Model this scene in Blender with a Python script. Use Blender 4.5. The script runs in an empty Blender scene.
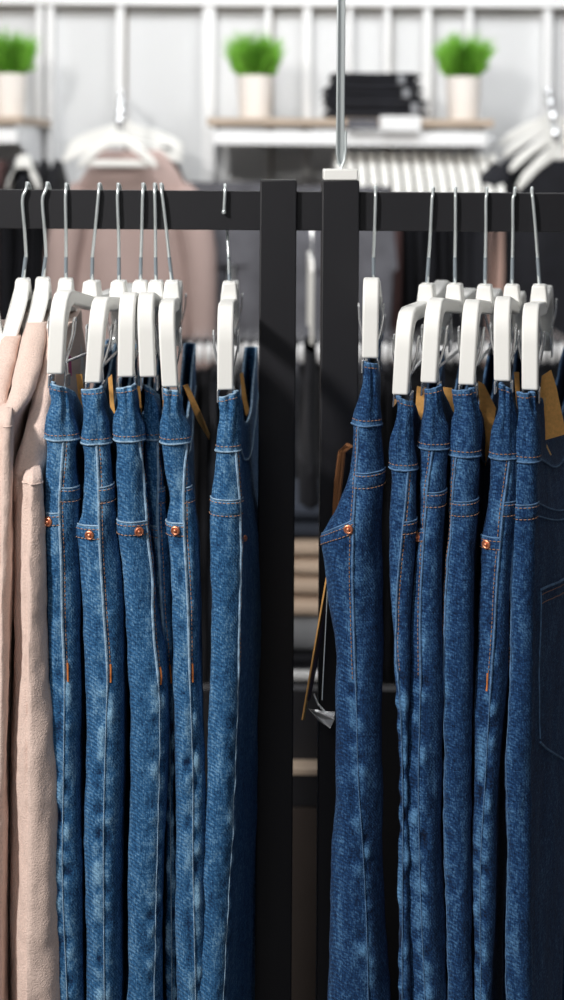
import bpy, math, random
from mathutils import Vector, Matrix, noise
random.seed(7)
F = 1320.0; CAMZ = 1.45; ROLL = math.radians(0.38)
COL = bpy.context.scene.collection
cr, sr = math.cos(ROLL), math.sin(ROLL)

def P(px, py, Y):
    """point at depth Y seen at photo pixel (px, py)"""
    x, y = px - 282.0, py - 150.0
    x0 = x*cr + y*sr; y0 = -x*sr + y*cr
    return Vector((x0/F*Y, Y, CAMZ - y0/F*Y))

def interp(rows):
    rows = sorted(rows)
    n = len(rows)
    if n == 1: return lambda v: rows[0][1]
    d = [(rows[i+1][1]-rows[i][1])/(rows[i+1][0]-rows[i][0]) for i in range(n-1)]
    m = [d[0]] + [(0 if d[i-1]*d[i] < 0 else .5*(d[i-1]+d[i])) for i in range(1, n-1)] + [d[-1]]
    def f(v):
        if v <= rows[0][0]: return rows[0][1]
        if v >= rows[-1][0]: return rows[-1][1]
        i = 0
        while v > rows[i+1][0]: i += 1
        h = rows[i+1][0]-rows[i][0]; t = (v-rows[i][0])/h
        return ((2*t**3-3*t*t+1)*rows[i][1] + (t**3-2*t*t+t)*h*m[i]
                + (-2*t**3+3*t*t)*rows[i+1][1] + (t**3-t*t)*h*m[i+1])
    return f

# ------------------------------------------------------------------ materials
def new_mat(name):
    m = bpy.data.materials.new(name); m.use_nodes = True
    nt = m.node_tree; b = nt.nodes['Principled BSDF']
    return m, nt, b
def srgb(r, g, b):
    f = lambda c: (c/255/12.92 if c/255 <= .04045 else ((c/255+.055)/1.055)**2.4)
    return (f(r), f(g), f(b), 1)
def plain(name, col, rough=.6, metal=0.0, spec=.5, bump=0, bscale=300, vary=0.0, vscale=20, sheen=0):
    m, nt, b = new_mat(name)
    b.inputs['Base Color'].default_value = col
    b.inputs['Roughness'].default_value = rough
    b.inputs['Metallic'].default_value = metal
    b.inputs['Specular IOR Level'].default_value = spec
    b.inputs['Sheen Weight'].default_value = sheen
    tc = nt.nodes.new('ShaderNodeTexCoord')
    if vary:
        n = nt.nodes.new('ShaderNodeTexNoise'); n.inputs['Scale'].default_value = vscale; n.inputs['Detail'].default_value = 4
        nt.links.new(tc.outputs['Object'], n.inputs['Vector'])
        r = nt.nodes.new('ShaderNodeMapRange'); r.inputs['From Min'].default_value = .3; r.inputs['From Max'].default_value = .7
        r.inputs['To Min'].default_value = 1-vary; r.inputs['To Max'].default_value = 1+vary
        mx = nt.nodes.new('ShaderNodeVectorMath'); mx.operation = 'SCALE'
        mx.inputs[0].default_value = col[:3]
        nt.links.new(n.outputs['Fac'], r.inputs['Value']); nt.links.new(r.outputs['Result'], mx.inputs['Scale'])
        nt.links.new(mx.outputs['Vector'], b.inputs['Base Color'])
    if bump:
        n2 = nt.nodes.new('ShaderNodeTexNoise'); n2.inputs['Scale'].default_value = bscale; n2.inputs['Detail'].default_value = 3
        nt.links.new(tc.outputs['Object'], n2.inputs['Vector'])
        bp = nt.nodes.new('ShaderNodeBump'); bp.inputs['Strength'].default_value = bump; bp.inputs['Distance'].default_value = .001
        nt.links.new(n2.outputs['Fac'], bp.inputs['Height']); nt.links.new(bp.outputs['Normal'], b.inputs['Normal'])
    return m

def denim(name, dark, mid, light, contrast=1.0):
    m, nt, b = new_mat(name); N = nt.nodes; L = nt.links
    tc = N.new('ShaderNodeTexCoord')
    def noi(scale, det, vec, rough=.6):
        n = N.new('ShaderNodeTexNoise'); n.inputs['Scale'].default_value = scale
        n.inputs['Detail'].default_value = det; n.inputs['Roughness'].default_value = rough
        L.new(vec, n.inputs['Vector']); return n.outputs['Fac']
    def mapv(sc):
        mp = N.new('ShaderNodeMapping'); mp.inputs['Scale'].default_value = sc
        L.new(tc.outputs['Object'], mp.inputs['Vector']); return mp.outputs['Vector']
    def mr(x, a, bb, c, d):
        r = N.new('ShaderNodeMapRange'); r.inputs['From Min'].default_value = a; r.inputs['From Max'].default_value = bb
        r.inputs['To Min'].default_value = c; r.inputs['To Max'].default_value = d; L.new(x, r.inputs['Value']); return r.outputs['Result']
    def add(x, y):
        a = N.new('ShaderNodeMath'); a.operation = 'ADD'; L.new(x, a.inputs[0]); L.new(y, a.inputs[1]); return a.outputs[0]
    big = noi(16, 3, mapv((1.3, 1.3, .6)))
    midn = noi(95, 4, mapv((1, 1, .55)), .7)
    yarn = noi(520, 2, mapv((1.6, 1.6, .3)), .7)
    yarn2 = noi(420, 2, mapv((.5, .5, 1.5)), .7)
    wv = N.new('ShaderNodeTexWave'); wv.wave_type = 'BANDS'; wv.bands_direction = 'DIAGONAL'
    wv.inputs['Scale'].default_value = 150; wv.inputs['Distortion'].default_value = 2.5; wv.inputs['Detail'].default_value = 2
    L.new(tc.outputs['Object'], wv.inputs['Vector'])
    att = N.new('ShaderNodeAttribute'); att.attribute_name = 'fade'
    s = add(mr(big, .3, .7, -.08, .08), mr(midn, .25, .75, -.09*contrast, .09*contrast))
    s = add(s, mr(yarn, .25, .75, -.28*contrast, .28*contrast)); s = add(s, mr(yarn2, .25, .75, -.22*contrast, .22*contrast))
    s = add(s, mr(wv.outputs['Fac'], 0, 1, -.035, .035))
    s = add(s, att.outputs['Fac'])
    s = add(s, mr(s, -9, 9, .38, .38))
    rp = N.new('ShaderNodeValToRGB'); e = rp.color_ramp.elements
    e[0].position = 0.0; e[0].color = dark; e[1].position = 1.0; e[1].color = light
    x = e.new(.42); x.color = mid
    L.new(s, rp.inputs['Fac']); L.new(rp.outputs['Color'], b.inputs['Base Color'])
    b.inputs['Roughness'].default_value = .85; b.inputs['Specular IOR Level'].default_value = .2
    b.inputs['Sheen Weight'].default_value = .03; b.inputs['Sheen Roughness'].default_value = .5
    h = add(yarn, wv.outputs['Fac']); h = add(h, mr(midn, 0, 1, 0, 3))
    bp = N.new('ShaderNodeBump'); bp.inputs['Strength'].default_value = .55; bp.inputs['Distance'].default_value = .0009
    L.new(h, bp.inputs['Height']); L.new(bp.outputs['Normal'], b.inputs['Normal'])
    return m

M = {}
M['denim_l'] = denim('mid_blue_denim', srgb(9, 36, 70), srgb(43, 93, 138), srgb(138, 180, 210))
M['denim_r'] = denim('dark_blue_denim', srgb(4, 19, 43), srgb(21, 57, 100), srgb(92, 138, 180))
M['edge_l'] = plain('faded_denim_edge', srgb(140, 168, 192), .9, bump=.6, bscale=500, vary=.35, vscale=160)
M['edge_r'] = plain('dark_faded_denim_edge', srgb(82, 116, 154), .9, bump=.6, bscale=500, vary=.4, vscale=160)
M['thread'] = plain('copper_thread', srgb(168, 130, 108), .7)
M['thread_r'] = plain('ochre_thread', srgb(154, 116, 92), .7)
M['tack'] = plain('orange_bartack_thread', srgb(206, 122, 62), .6)
M['copper'] = plain('copper_rivet', srgb(206, 136, 104), .4, metal=.7, bump=.2, bscale=700)
M['lining'] = plain('inner_denim', srgb(70, 92, 118), .9)
M['black_metal'] = plain('black_powder_coat', srgb(30, 30, 34), .5, spec=.35, bump=.12, bscale=900)
M['sleeve_grey'] = plain('grey_sleeve', srgb(132, 142, 150), .4)
M['chrome'] = plain('chrome', (.80, .81, .83, 1), .18, metal=.75)
M['zinc'] = plain('zinc_wire', (.80, .86, .87, 1), .3, metal=.65)
M['white_plastic'] = plain('white_plastic', srgb(238, 238, 235), .42, bump=.05, bscale=400)
M['white_blur'] = plain('white_hanger_plastic', srgb(246, 245, 240), .5)
M['card'] = plain('kraft_card', srgb(226, 170, 98), .8, vary=.12, vscale=300)
M['card_edge'] = plain('pale_card', srgb(214, 176, 120), .8)
M['cord'] = plain('brown_cord', srgb(150, 100, 62), .8)
M['pink'] = plain('pink_card', srgb(190, 96, 150), .7)
M['knit'] = plain('blush_knit', srgb(222, 198, 187), .9, bump=.9, bscale=620, vary=.08, vscale=420, sheen=.15)
M['taupe'] = plain('taupe_cloth', srgb(176, 154, 148), .9, vary=.06, vscale=8)
M['mauve'] = plain('mauve_cloth', srgb(126, 96, 94), .9)
M['blush'] = plain('blush_cloth', srgb(196, 164, 152), .9)
M['black_cloth'] = plain('black_cloth', srgb(24, 25, 32), .9, vary=.3, vscale=20)
M['grey_denim'] = plain('grey_denim', srgb(98, 98, 104), .9, vary=.25, vscale=14)
M['slate'] = plain('slate_cloth', srgb(50, 56, 68), .9)
M['grey_cloth'] = plain('grey_cloth', srgb(132, 134, 138), .9, vary=.2, vscale=12)
M['beige'] = plain('beige_cloth', srgb(206, 184, 164), .9)
M['wall'] = plain('wall_paint', srgb(222, 223, 224), .8, vary=.012, vscale=3)
M['wall_white'] = plain('white_metal', srgb(246, 246, 246), .5)
M['slot'] = plain('shadow_gap', srgb(150, 142, 132), .8)  # colour standing in for shade beside uprights and under the top rail
M['wood'] = plain('oak_wood', srgb(184, 166, 148), .6, vary=.1, vscale=12)
M['dark_wood'] = plain('dark_brown_panel', srgb(54, 46, 42), .6, vary=.15, vscale=9)
M['floor'] = plain('grey_floor', srgb(112, 108, 104), .5, vary=.06, vscale=4)
M['pot'] = plain('pot_ceramic', srgb(240, 233, 226), .5)
M['soil'] = plain('soil', srgb(60, 44, 34), .9)
M['leaf'] = plain('leaf', srgb(122, 182, 62), .6, vary=.45, vscale=60)
M['price_white'] = plain('white_card', srgb(238, 238, 238), .6)
m, nt, b = new_mat('clear_plastic')
b.inputs['Base Color'].default_value = (.95, .97, 1, 1); b.inputs['Roughness'].default_value = .12
b.inputs['Transmission Weight'].default_value = .85; b.inputs['IOR'].default_value = 1.3
M['plastic'] = m

# ------------------------------------------------------------------ mesh helpers
class MB:
    def __init__(s): s.v = []; s.f = []; s.a = []
    def pt(s, p, fade=0.0): s.v.append(Vector(p)); s.a.append(fade); return len(s.v)-1
    def loft(s, rings, closed=True, cap0=False, cap1=False, fades=None):
        idx = [[s.pt(p, fades[i][j] if fades else 0) for j, p in enumerate(r)] for i, r in enumerate(rings)]
        n = len(rings[0])
        for a, bb in zip(idx, idx[1:]):
            for j in range(n if closed else n-1):
                k = (j+1) % n; s.f.append((a[j], a[k], bb[k], bb[j]))
        if cap0: s.f.append(tuple(idx[0][::-1]))
        if cap1: s.f.append(tuple(idx[-1]))
        return s
    def tube(s, pts, r, n=8, closed=False, flat=1.0, rr=None):
        pts = [Vector(p) for p in pts]; rings = []; N = len(pts)
        up = None
        for i, p in enumerate(pts):
            a = pts[(i-1) % N] if (closed or i > 0) else p
            c = pts[(i+1) % N] if (closed or i < N-1) else p
            t = (c-a)
            t = t.normalized() if t.length > 1e-9 else Vector((0, 0, 1))
            if up is None:
                up = Vector((0, 0, 1)) if abs(t.z) < .9 else Vector((1, 0, 0))
            s1 = t.cross(up)
            if s1.length < 1e-5: s1 = t.cross(Vector((1, .1, .2)))
            s1.normalize(); s2 = s1.cross(t).normalized(); up = s2
            q = rr[i] if rr else r
            rings.append([p + s1*math.cos(2*math.pi*k/n)*q + s2*math.sin(2*math.pi*k/n)*q*flat for k in range(n)])
        if closed: rings.append(rings[0])
        return s.loft(rings, True, not closed, not closed)
    def box(s, x0, x1, y0, y1, z0, z1):
        i = [s.pt(p) for p in ((x0,y0,z0),(x1,y0,z0),(x1,y1,z0),(x0,y1,z0),(x0,y0,z1),(x1,y0,z1),(x1,y1,z1),(x0,y1,z1))]
        for q in ((0,3,2,1),(4,5,6,7),(0,1,5,4),(1,2,6,5),(2,3,7,6),(3,0,4,7)): s.f.append(tuple(i[k] for k in q))
        return s
    def prism(s, poly, fn, t):
        """poly: list of 2D points; fn(u, v, w) -> point; thickness t"""
        a = [s.pt(fn(u, v, -t/2)) for u, v in poly]; c = [s.pt(fn(u, v, t/2)) for u, v in poly]
        n = len(poly)
        s.f.append(tuple(a[::-1])); s.f.append(tuple(c))
        for i in range(n):
            j = (i+1) % n; s.f.append((a[i], a[j], c[j], c[i]))
        return s
    def lathe(s, prof, c, n=24, ax=None):
        rings = []
        ax = ax or Vector((0, 0, 1)); q = ax.to_track_quat('Z', 'Y')
        for r, h in prof:
            rings.append([Vector(c) + q @ Vector((r*math.cos(2*math.pi*k/n), r*math.sin(2*math.pi*k/n), h)) for k in range(n)])
        return s.loft(rings, True, True, True)
    def build(s, name, mat, parent=None, smooth=True, bevel=0, ang=40, segs=2):
        off = parent_world(parent) if parent else Vector((0, 0, 0))
        me = bpy.data.meshes.new(name)
        me.from_pydata([v-off for v in s.v], [], s.f); me.update()
        import bmesh
        bm = bmesh.new(); bm.from_mesh(me); bmesh.ops.recalc_face_normals(bm, faces=bm.faces); bm.to_mesh(me); bm.free()
        if smooth:
            for p in me.polygons: p.use_smooth = True
            me.set_sharp_from_angle(angle=math.radians(ang))
        at = me.attributes.new('fade', 'FLOAT', 'POINT'); at.data.foreach_set('value', s.a)
        me.materials.append(M[mat] if isinstance(mat, str) else mat)
        o = bpy.data.objects.new(name, me); COL.objects.link(o)
        if parent: o.parent = parent
        if bevel:
            bv = o.modifiers.new('bevel', 'BEVEL'); bv.width = bevel; bv.segments = segs; bv.limit_method = 'ANGLE'
            bv.angle_limit = math.radians(35)
        return o

WORLD = {}
def parent_world(o):
    p = Vector((0, 0, 0))
    while o: p += Vector(o.location); o = o.parent
    return p
def tag(o, label=None, cat=None, group=None, kind=None):
    if label: o['label'] = label
    if cat: o['category'] = cat
    if group: o['group'] = group
    if kind: o['kind'] = kind
    return o
def empty(name, loc, label, cat, group=None):
    o = bpy.data.objects.new(name, None); COL.objects.link(o); o.location = loc; o.empty_display_size = .05
    return tag(o, label, cat, group)

# ------------------------------------------------------------------ hanging cloth surface (edge on to the camera)
class Cloth:
    """Tall folded garment; rows (py, xl, xr) give the outline of its near edge, depth runs away from the camera."""
    def __init__(s, rows, y0=1.315, yf=1.655, xf=None, hf=.006, seam=None, amp=.0012, seed=0, sag=.02, vt=0, crease=None, pucker=1.0, belly=0.0, vpuck=660, box=.9, sidefold=0.0, pinch=0.0, hfp=None):
        s.pinch = pinch
        s.L = interp([(r[0], r[1]) for r in rows]); s.R = interp([(r[0], r[2]) for r in rows])
        s.y0 = y0 if callable(y0) else (lambda v: y0); s.yf = yf if callable(yf) else (lambda v: yf)
        s.xf = xf if callable(xf) else (lambda v: xf)
        s.hf = hf; s.seam = interp(seam) if seam else None; s.amp = amp; s.seed = seed*13.7; s.sag = sag; s.vt = vt
        s.crease = crease; s.pucker = pucker; s.belly = belly; s.vpuck = vpuck; s.box = box; s.sidefold = sidefold
    def dims(s, v):
        y0 = s.y0(v); w0 = (s.R(v)-s.L(v))/2/F*y0
        dc = min(w0*1.05, (s.yf(v)-y0)*.4); Yt = y0+dc
        a = P(s.L(v), v, Yt); c = P(s.R(v), v, Yt)
        return y0, dc, (a.x+c.x)/2, (c.x-a.x)/2, (a.z+c.z)/2
    def seam_t(s, v, px=None):
        y0, dc, xc, w, z = s.dims(v)
        x = P(px if px is not None else s.seam(v), v, y0+dc*.25).x
        return math.asin(max(-.97, min(.97, (x-xc)/w)))
    def disp(s, x, y, z):
        q = s.seed
        n = noise.noise(Vector((x*22+q, y*22, z*9)))*.7 + noise.noise(Vector((x*75+q, y*40, z*7+5)))*.8 + noise.noise(Vector((x*60+q, y*60, z*30+5)))*.45 + noise.noise(Vector((x*130+q, y*130, z*90+5)))*.22
        return n*s.amp*2
    def cap(s, v, t, off=0.0, dz=0.0):
        y0, dc, xc, w, z = s.dims(v)
        st, ct = math.sin(t), math.cos(t)
        k = s.box
        x = xc + w*st; yy = y0 + dc*(1-abs(ct)**k)
        nrm = Vector((st, -ct, 0))
        d = s.disp(x, yy, z)
        f = 0.0
        if s.seam:
            ts = s.seam_t(v); dx = (t-ts)*w
            g = math.exp(-(dx/.005)**2)
            f += .16*g
            side = -1 if dx < 0 else 1
            # puckers along the seam: wear plus painted ridge highlights and hollow shade
            pk = noise.noise(Vector((s.seed+side*3, 0, z*62)))
            lo = 1.0 if v > s.vpuck else .45
            gg = math.exp(-((abs(dx)-.0045)/.0042)**2)
            d += s.pucker*lo*gg*pk*.0034
            f += s.pucker*lo*gg*(pk*.75)
            d -= .0009*math.exp(-((dx-.0022)/.0011)**2)
        f += .30*max(0, noise.noise(Vector((t*w*95+s.seed*5, 2, z*16)))-.05) - .16*max(0, noise.noise(Vector((t*w*110+s.seed*5, 9, z*22)))-.1)
        if s.crease:
            cx = P(s.crease[0](v), v, y0).x
            d -= s.crease[1]*max(0, min(1, .5+(cx-x)/.0024))
        if s.pinch and v < s.vt+75:
            kk = max(0, 1-(v-s.vt)/75)
            d -= kk*s.pinch*.0075*max(0, noise.noise(Vector((t*1.6+s.seed*2, (v-s.vt)*.022, s.seed)))+.1)
            z += s.pinch*.0032*math.sin(s.seed*1.7)*st*max(0, 1-(v-s.vt)/30)
        p = Vector((x, yy, z+dz)) + nrm*(d+off)
        return p, f
    def side(s, v, sg, u, off=0.0, dz=0.0):
        """u: 0 at the near cap, 1 at the far end"""
        y0, dc, xc, w, z = s.dims(v); yf = s.yf(v); hf = s.hf
        ya = y0+dc; yb = yf-hf; y = ya+(yb-ya)*u
        xfar = s.xf(v)
        q = (y-ya)/(yf-ya)
        xm = xc+(xfar-xc)*q
        kw = max(0, min(1, 1-(v-s.vt-40)/130)) if s.pinch else 0
        h = hf+(w-hf)*(1-q)**(1.7+3.5*kw) + (1-kw)*s.belly*math.sin(math.pi*min(1, q))*(.6+.4*sg)
        d = s.disp(xm+sg*h, y, z)*(1-u*.5)
        if s.sidefold: d += s.sidefold*math.sin(q*math.pi*3+z*3+s.seed)*(q)*(1-q)*2
        zs = -s.sag*math.sin(math.pi*max(0, q))**1.15*max(0, 1-(v-s.vt)/200.0)
        return Vector((xm+sg*(h+d+off), y, z+zs+dz)), 0.0
    def ring(s, v, off=0, nc=26, ns=12, rng=(0, 1), mid=False, inner=0.0, retreat=0.0, nf=6, dz=0.0):
        pts = []; fd = []
        for i in range(nc+1):
            t = -math.pi/2+math.pi*i/nc; p, f = s.cap(v, t, off, dz); pts.append(p); fd.append(f)
        sides = {}
        lim = rng[1]
        for sg in (1, -1):
            sides[sg] = [s.side(v, sg, lim*(i/ns), off, dz) for i in range(1, ns+1)]
        pts += [a for a, _ in sides[1]]; fd += [f for _, f in sides[1]]
        a = sides[1][-1][0]; c = sides[-1][-1][0]
        dep = inner if mid else s.hf+off
        for i in range(1, nf):
            th = math.pi*i/nf
            m_ = a.lerp(c, .5-.5*math.cos(th)); pts.append(m_+Vector((0, dep*math.sin(th), 0))); fd.append(0)
        pts += [a for a, _ in sides[-1]][::-1]; fd += [f for _, f in sides[-1]][::-1]
        return pts, fd
    def far_ring(s, v, u0, inner, nf=6, ns=8, off=0):
        R_ = [s.side(v, 1, u0+(1-u0)*i/ns, off)[0] for i in range(ns+1)]
        L_ = [s.side(v, -1, u0+(1-u0)*i/ns, off)[0] for i in range(ns+1)]
        pts = list(R_)
        for i in range(1, nf):
            th = math.pi*i/nf; pts.append(R_[-1].lerp(L_[-1], .5-.5*math.cos(th))+Vector((0, s.hf*math.sin(th), 0)))
        pts += L_[::-1]
        for i in range(1, nf):
            th = math.pi*i/nf; pts.append(L_[0].lerp(R_[0], .5-.5*math.cos(th))-Vector((0, inner*math.sin(th), 0)))
        return pts
    def patch(s, mb, v0, v1, t0, t1, off, nv=10, nt=12):
        """raised patch on the near edge; t0,t1 callables of v"""
        rings = []; fd = []
        for i in range(nv+1):
            v = v0+(v1-v0)*i/nv; row = []; fr = []
            edge_v = i in (0, nv)
            for j in range(nt+1):
                t = t0(v)+(t1(v)-t0(v))*j/nt
                o = -.0015 if (edge_v or j in (0, nt)) else off
                vv = v
                p, f = s.cap(vv, t, o); row.append(p); fr.append(f)
            rings.append(row); fd.append(fr)
        mb.loft(rings, False, fades=fd)
    def path(s, pts, off):
        return [s.cap(v, t, off)[0] for v, t in pts]

def dashes(mb, pts, r=.00052, dash=.0030, gap=.0014):
    """stitches along a polyline"""
    acc = [0]
    for a, c in zip(pts, pts[1:]): acc.append(acc[-1]+(c-a).length)
    def at(d):
        for i in range(len(pts)-1):
            if d <= acc[i+1]:
                k = (d-acc[i])/max(1e-9, acc[i+1]-acc[i]); return pts[i].lerp(pts[i+1], k)
        return pts[-1]
    d = 0
    while d+dash < acc[-1]:
        mb.tube([at(d), at(d+dash*.5), at(d+dash)], r, 4, rr=[r*.6, r, r*.6]); d += dash+gap

VHEM = 1325
def make_jeans(label, rows, seam, vtop, vwb, kind, neck, far, front='left', pocket=None, yoke=None, rivet=None, tack=None,
               y0=1.315, yf=1.655, seed=0, hf=.006, belly=.004, seam_from=None, stitch_side=1, stitch_to=None, pucker=1.0, extra=None, box=.9, topslope=0.0):
    dl, el, th = ('denim_l', 'edge_l', 'thread') if kind == 'l' else ('denim_r', 'edge_r', 'thread_r')
    c = Cloth(rows, y0, yf, far, hf, seam, seed=seed, vt=vtop, belly=belly, pucker=pucker, vpuck=(tack or 670), box=box, amp=.0012, pinch=1.0, sag=.06)
    base = c.dims(VHEM); root = empty('jeans', Vector((base[2], (y0+yf)/2, base[4])), label, 'jeans')
    # --- legs and hips in one mesh: near half and far half meet at the crotch
    vs = []; v = vwb-6
    while v < VHEM: vs.append(v); v += 3.5 if v < 1010 else 14
    vs.append(VHEM)
    vcr = vwb+225
    rings = []; fds = []; fr = []
    for v in vs:
        k = max(0, min(1, (v-vcr)/60)); k = k*k*(3-2*k)
        ret = .02*k+.05*max(0, min(1, (v-vcr)/500))
        yy0, dc, _, _, _ = c.dims(v); span = (c.yf(v)-c.hf)-(yy0+dc)
        r, f = c.ring(v, rng=(0, .5-ret/span), mid=True, inner=.012*k)
        rings.append(r); fds.append(f); fr.append(c.far_ring(v, .5+ret/span, .012*k))
    mb = MB(); mb.loft(rings, True, False, True, fades=fds); mb.loft(fr, True, False, True)
    mb.build('trouser_body', dl, root, ang=70)
    # --- waistband: double walled loop, open on top
    wv = []; v = vtop
    while v < vwb: wv.append(v); v += 2.5
    wv.append(vwb)
    H = vwb-vtop
    def tz(v):     # tilt of the top edge
        return 0.0
    outer = []; fo = []
    for v in wv:
        e = 1.0 if v > vwb-3 or v < vtop+2 else 1.0
        r, f = c.ring(v, off=.0016); outer.append(r); fo.append([x*.25 + (.18 if (v > vwb-3.5 or v < vtop+3) else 0) for x in f])
    inner = [c.ring(v, off=-.0016)[0] for v in wv]
    seq = outer[::-1] + inner
    fseq = fo[::-1] + [[-.1]*len(f) for f in fo]
    mb = MB(); mb.loft(seq, True, False, False, fades=fseq)
    # bottom lip closing to the body
    mb.loft([outer[-1], c.ring(vwb+1.2, off=-.0012)[0]], True)
    wb = mb.build('waistband', dl, root, ang=70)
    mb = MB(); lp = c.ring(vwb, off=.0016)[0]; mb.tube(lp, .0010, 6, closed=True)
    mb.build('waistband_edge', el, wb)
    mb = MB()
    for dv in (5,):
        dashes(mb, [c.cap(vwb-dv, -1.5+3.0*i/20, .0019)[0] for i in range(21)])
    dashes(mb, [c.cap(vtop+4, -1.5+3.0*i/20, .0019)[0] for i in range(21)])
    mb.build('waistband_stitching', th, wb)
    mb = MB(); mb.tube(c.ring(vtop, off=.0004)[0], .0012, 6, closed=True); mb.build('waistband_top_edge', el, wb)
    # --- side seam
    sv = [vwb+i*3.0 for i in range(int((1005-vwb)/3))] + [1005+i*20 for i in range(16)]
    mb = MB(); pth = [(v, c.seam_t(v)) for v in sv]
    vt_ = tack or 670
    rr = [((.00135 if kind == 'l' else .0012) if v < vt_ else max(.0005, .00125-(v-vt_)*.00003)) for v in sv]
    mb.tube(c.path(pth, .0003), .001, 6, rr=rr)
    mb.build('side_seam', el, root)
    mb = MB()
    for k in ((.0034,) if kind == 'l' else (.0028,)):
        q = [(v, c.seam_t(v)+stitch_side*k/c.dims(v)[3]) for v in sv if v < vt_+3]
        dashes(mb, c.path(q, .0004))
    mb.build('seam_stitching', th, root)
    if tack:
        mb = MB(); q = [(v, c.seam_t(v)+stitch_side*.0036/c.dims(v)[3]) for v in [tack-9+i*3 for i in range(7)]]
        mb.tube(c.path(q, .0003), .0010, 6); mb.build('bartack', 'tack', root)
    sgn_f = -1 if front == 'left' else 1
    # --- front pocket opening beside the seam
    if pocket:
        va, vb, slope = pocket   # top at seam, band height, drop of the outer end
        H_ = vb
        def tfun(v): return c.seam_t(v)
        te = sgn_f*1.52
        mb = MB(); rings = []; fdd = []
        nt = 14
        for i in range(9):
            row = []; fr_ = []
            for j in range(nt+1):
                k = j/nt; v = va + slope*k + H_*(i/8); t = c.seam_t(v)*(1-k)+te*k
                o = -.001 if i == 8 else (.0004 if i == 0 else .0012)
                p, f = c.cap(v, t, o); row.append(p); fr_.append(f*.4+(.2 if i < 2 else 0))
            rings.append(row); fdd.append(fr_)
        # inner lip
        mb.loft([[c.cap(va+slope*j/nt+1, (c.seam_t(va)*(1-j/nt)+te*j/nt), -.003)[0] for j in range(nt+1)]]+rings, False, fades=[[0]*(nt+1)]+fdd)
        pk = mb.build('pocket_edge', dl, root, ang=70)
        mb = MB()
        mb.tube([c.cap(va+slope*j/nt, c.seam_t(va)*(1-j/nt)+te*j/nt, .0008)[0] for j in range(nt+1)], .0009, 6)
        mb.build('pocket_piping', el, pk)
        mb = MB()
        for dv in (3.4, H_-1.5):
            dashes(mb, [c.cap(va+slope*j/nt+dv, c.seam_t(va+dv)*(1-j/nt)+te*j/nt, .0015)[0] for j in range(nt+1)])
        mb.build('pocket_stitching', th, pk)
    if yoke:
        va, vb, slope = yoke
        te = -sgn_f*1.52; nt = 14
        if extra == 'wide': ts = lambda v: sgn_f*1.5
        elif extra == 'left': ts = lambda v: c.seam_t(v)
        else: ts = lambda v: c.seam_t(v)
        rings = []; fdd = []
        for i in range(9):
            row = []; fr_ = []
            for j in range(nt+1):
                k = j/nt; v = va+slope*k+(vb-va)*i/8; t = ts(v)*(1-k)+te*k
                o = -.001 if i in (0, 8) else .0011
                p, f = c.cap(v, t, o); row.append(p); fr_.append(f*.4+(.16 if i in (1, 7) else 0))
            rings.append(row); fdd.append(fr_)
        mb = MB(); mb.loft(rings, False, fades=fdd); yk = mb.build('yoke_seam', dl, root, ang=70)
        mb = MB(); mb.tube([c.cap(va+slope*j/nt-.3, ts(va)*(1-j/nt)+te*j/nt, .0008)[0] for j in range(nt+1)], .0008, 6)
        mb.build('yoke_piping', el, yk)
        mb = MB()
        for vv in (va+2.5, vb):
            dashes(mb, [c.cap(vv+slope*j/nt, ts(vv)*(1-j/nt)+te*j/nt, .0014)[0] for j in range(nt+1)])
        mb.build('yoke_stitching', th, yk)
    if rivet:
        for px, py in rivet:
            t = c.seam_t(py, px); p, _ = c.cap(py, t, .0018)
            nrm = Vector((math.sin(t)*.6, -max(.5, math.cos(t)), 0)).normalized()
            mb = MB(); mb.lathe([(.0046, -.0015), (.0049, 0), (.0045, .0012), (.0036, .0017), (.0028, .0009), (.0019, .0008), (.0016, .0024), (.0008, .003)], p, 20, nrm)
            mb.build('rivet', 'copper', root)
    return c, root

def farx(px, px2=None):
    a = P(px, 300, 1.655).x
    if px2 is None: return lambda v: a
    b2 = P(px2, 300, 1.655).x
    return lambda v: a+(b2-a)*max(0, min(1, (v-430)/570.0))

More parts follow.
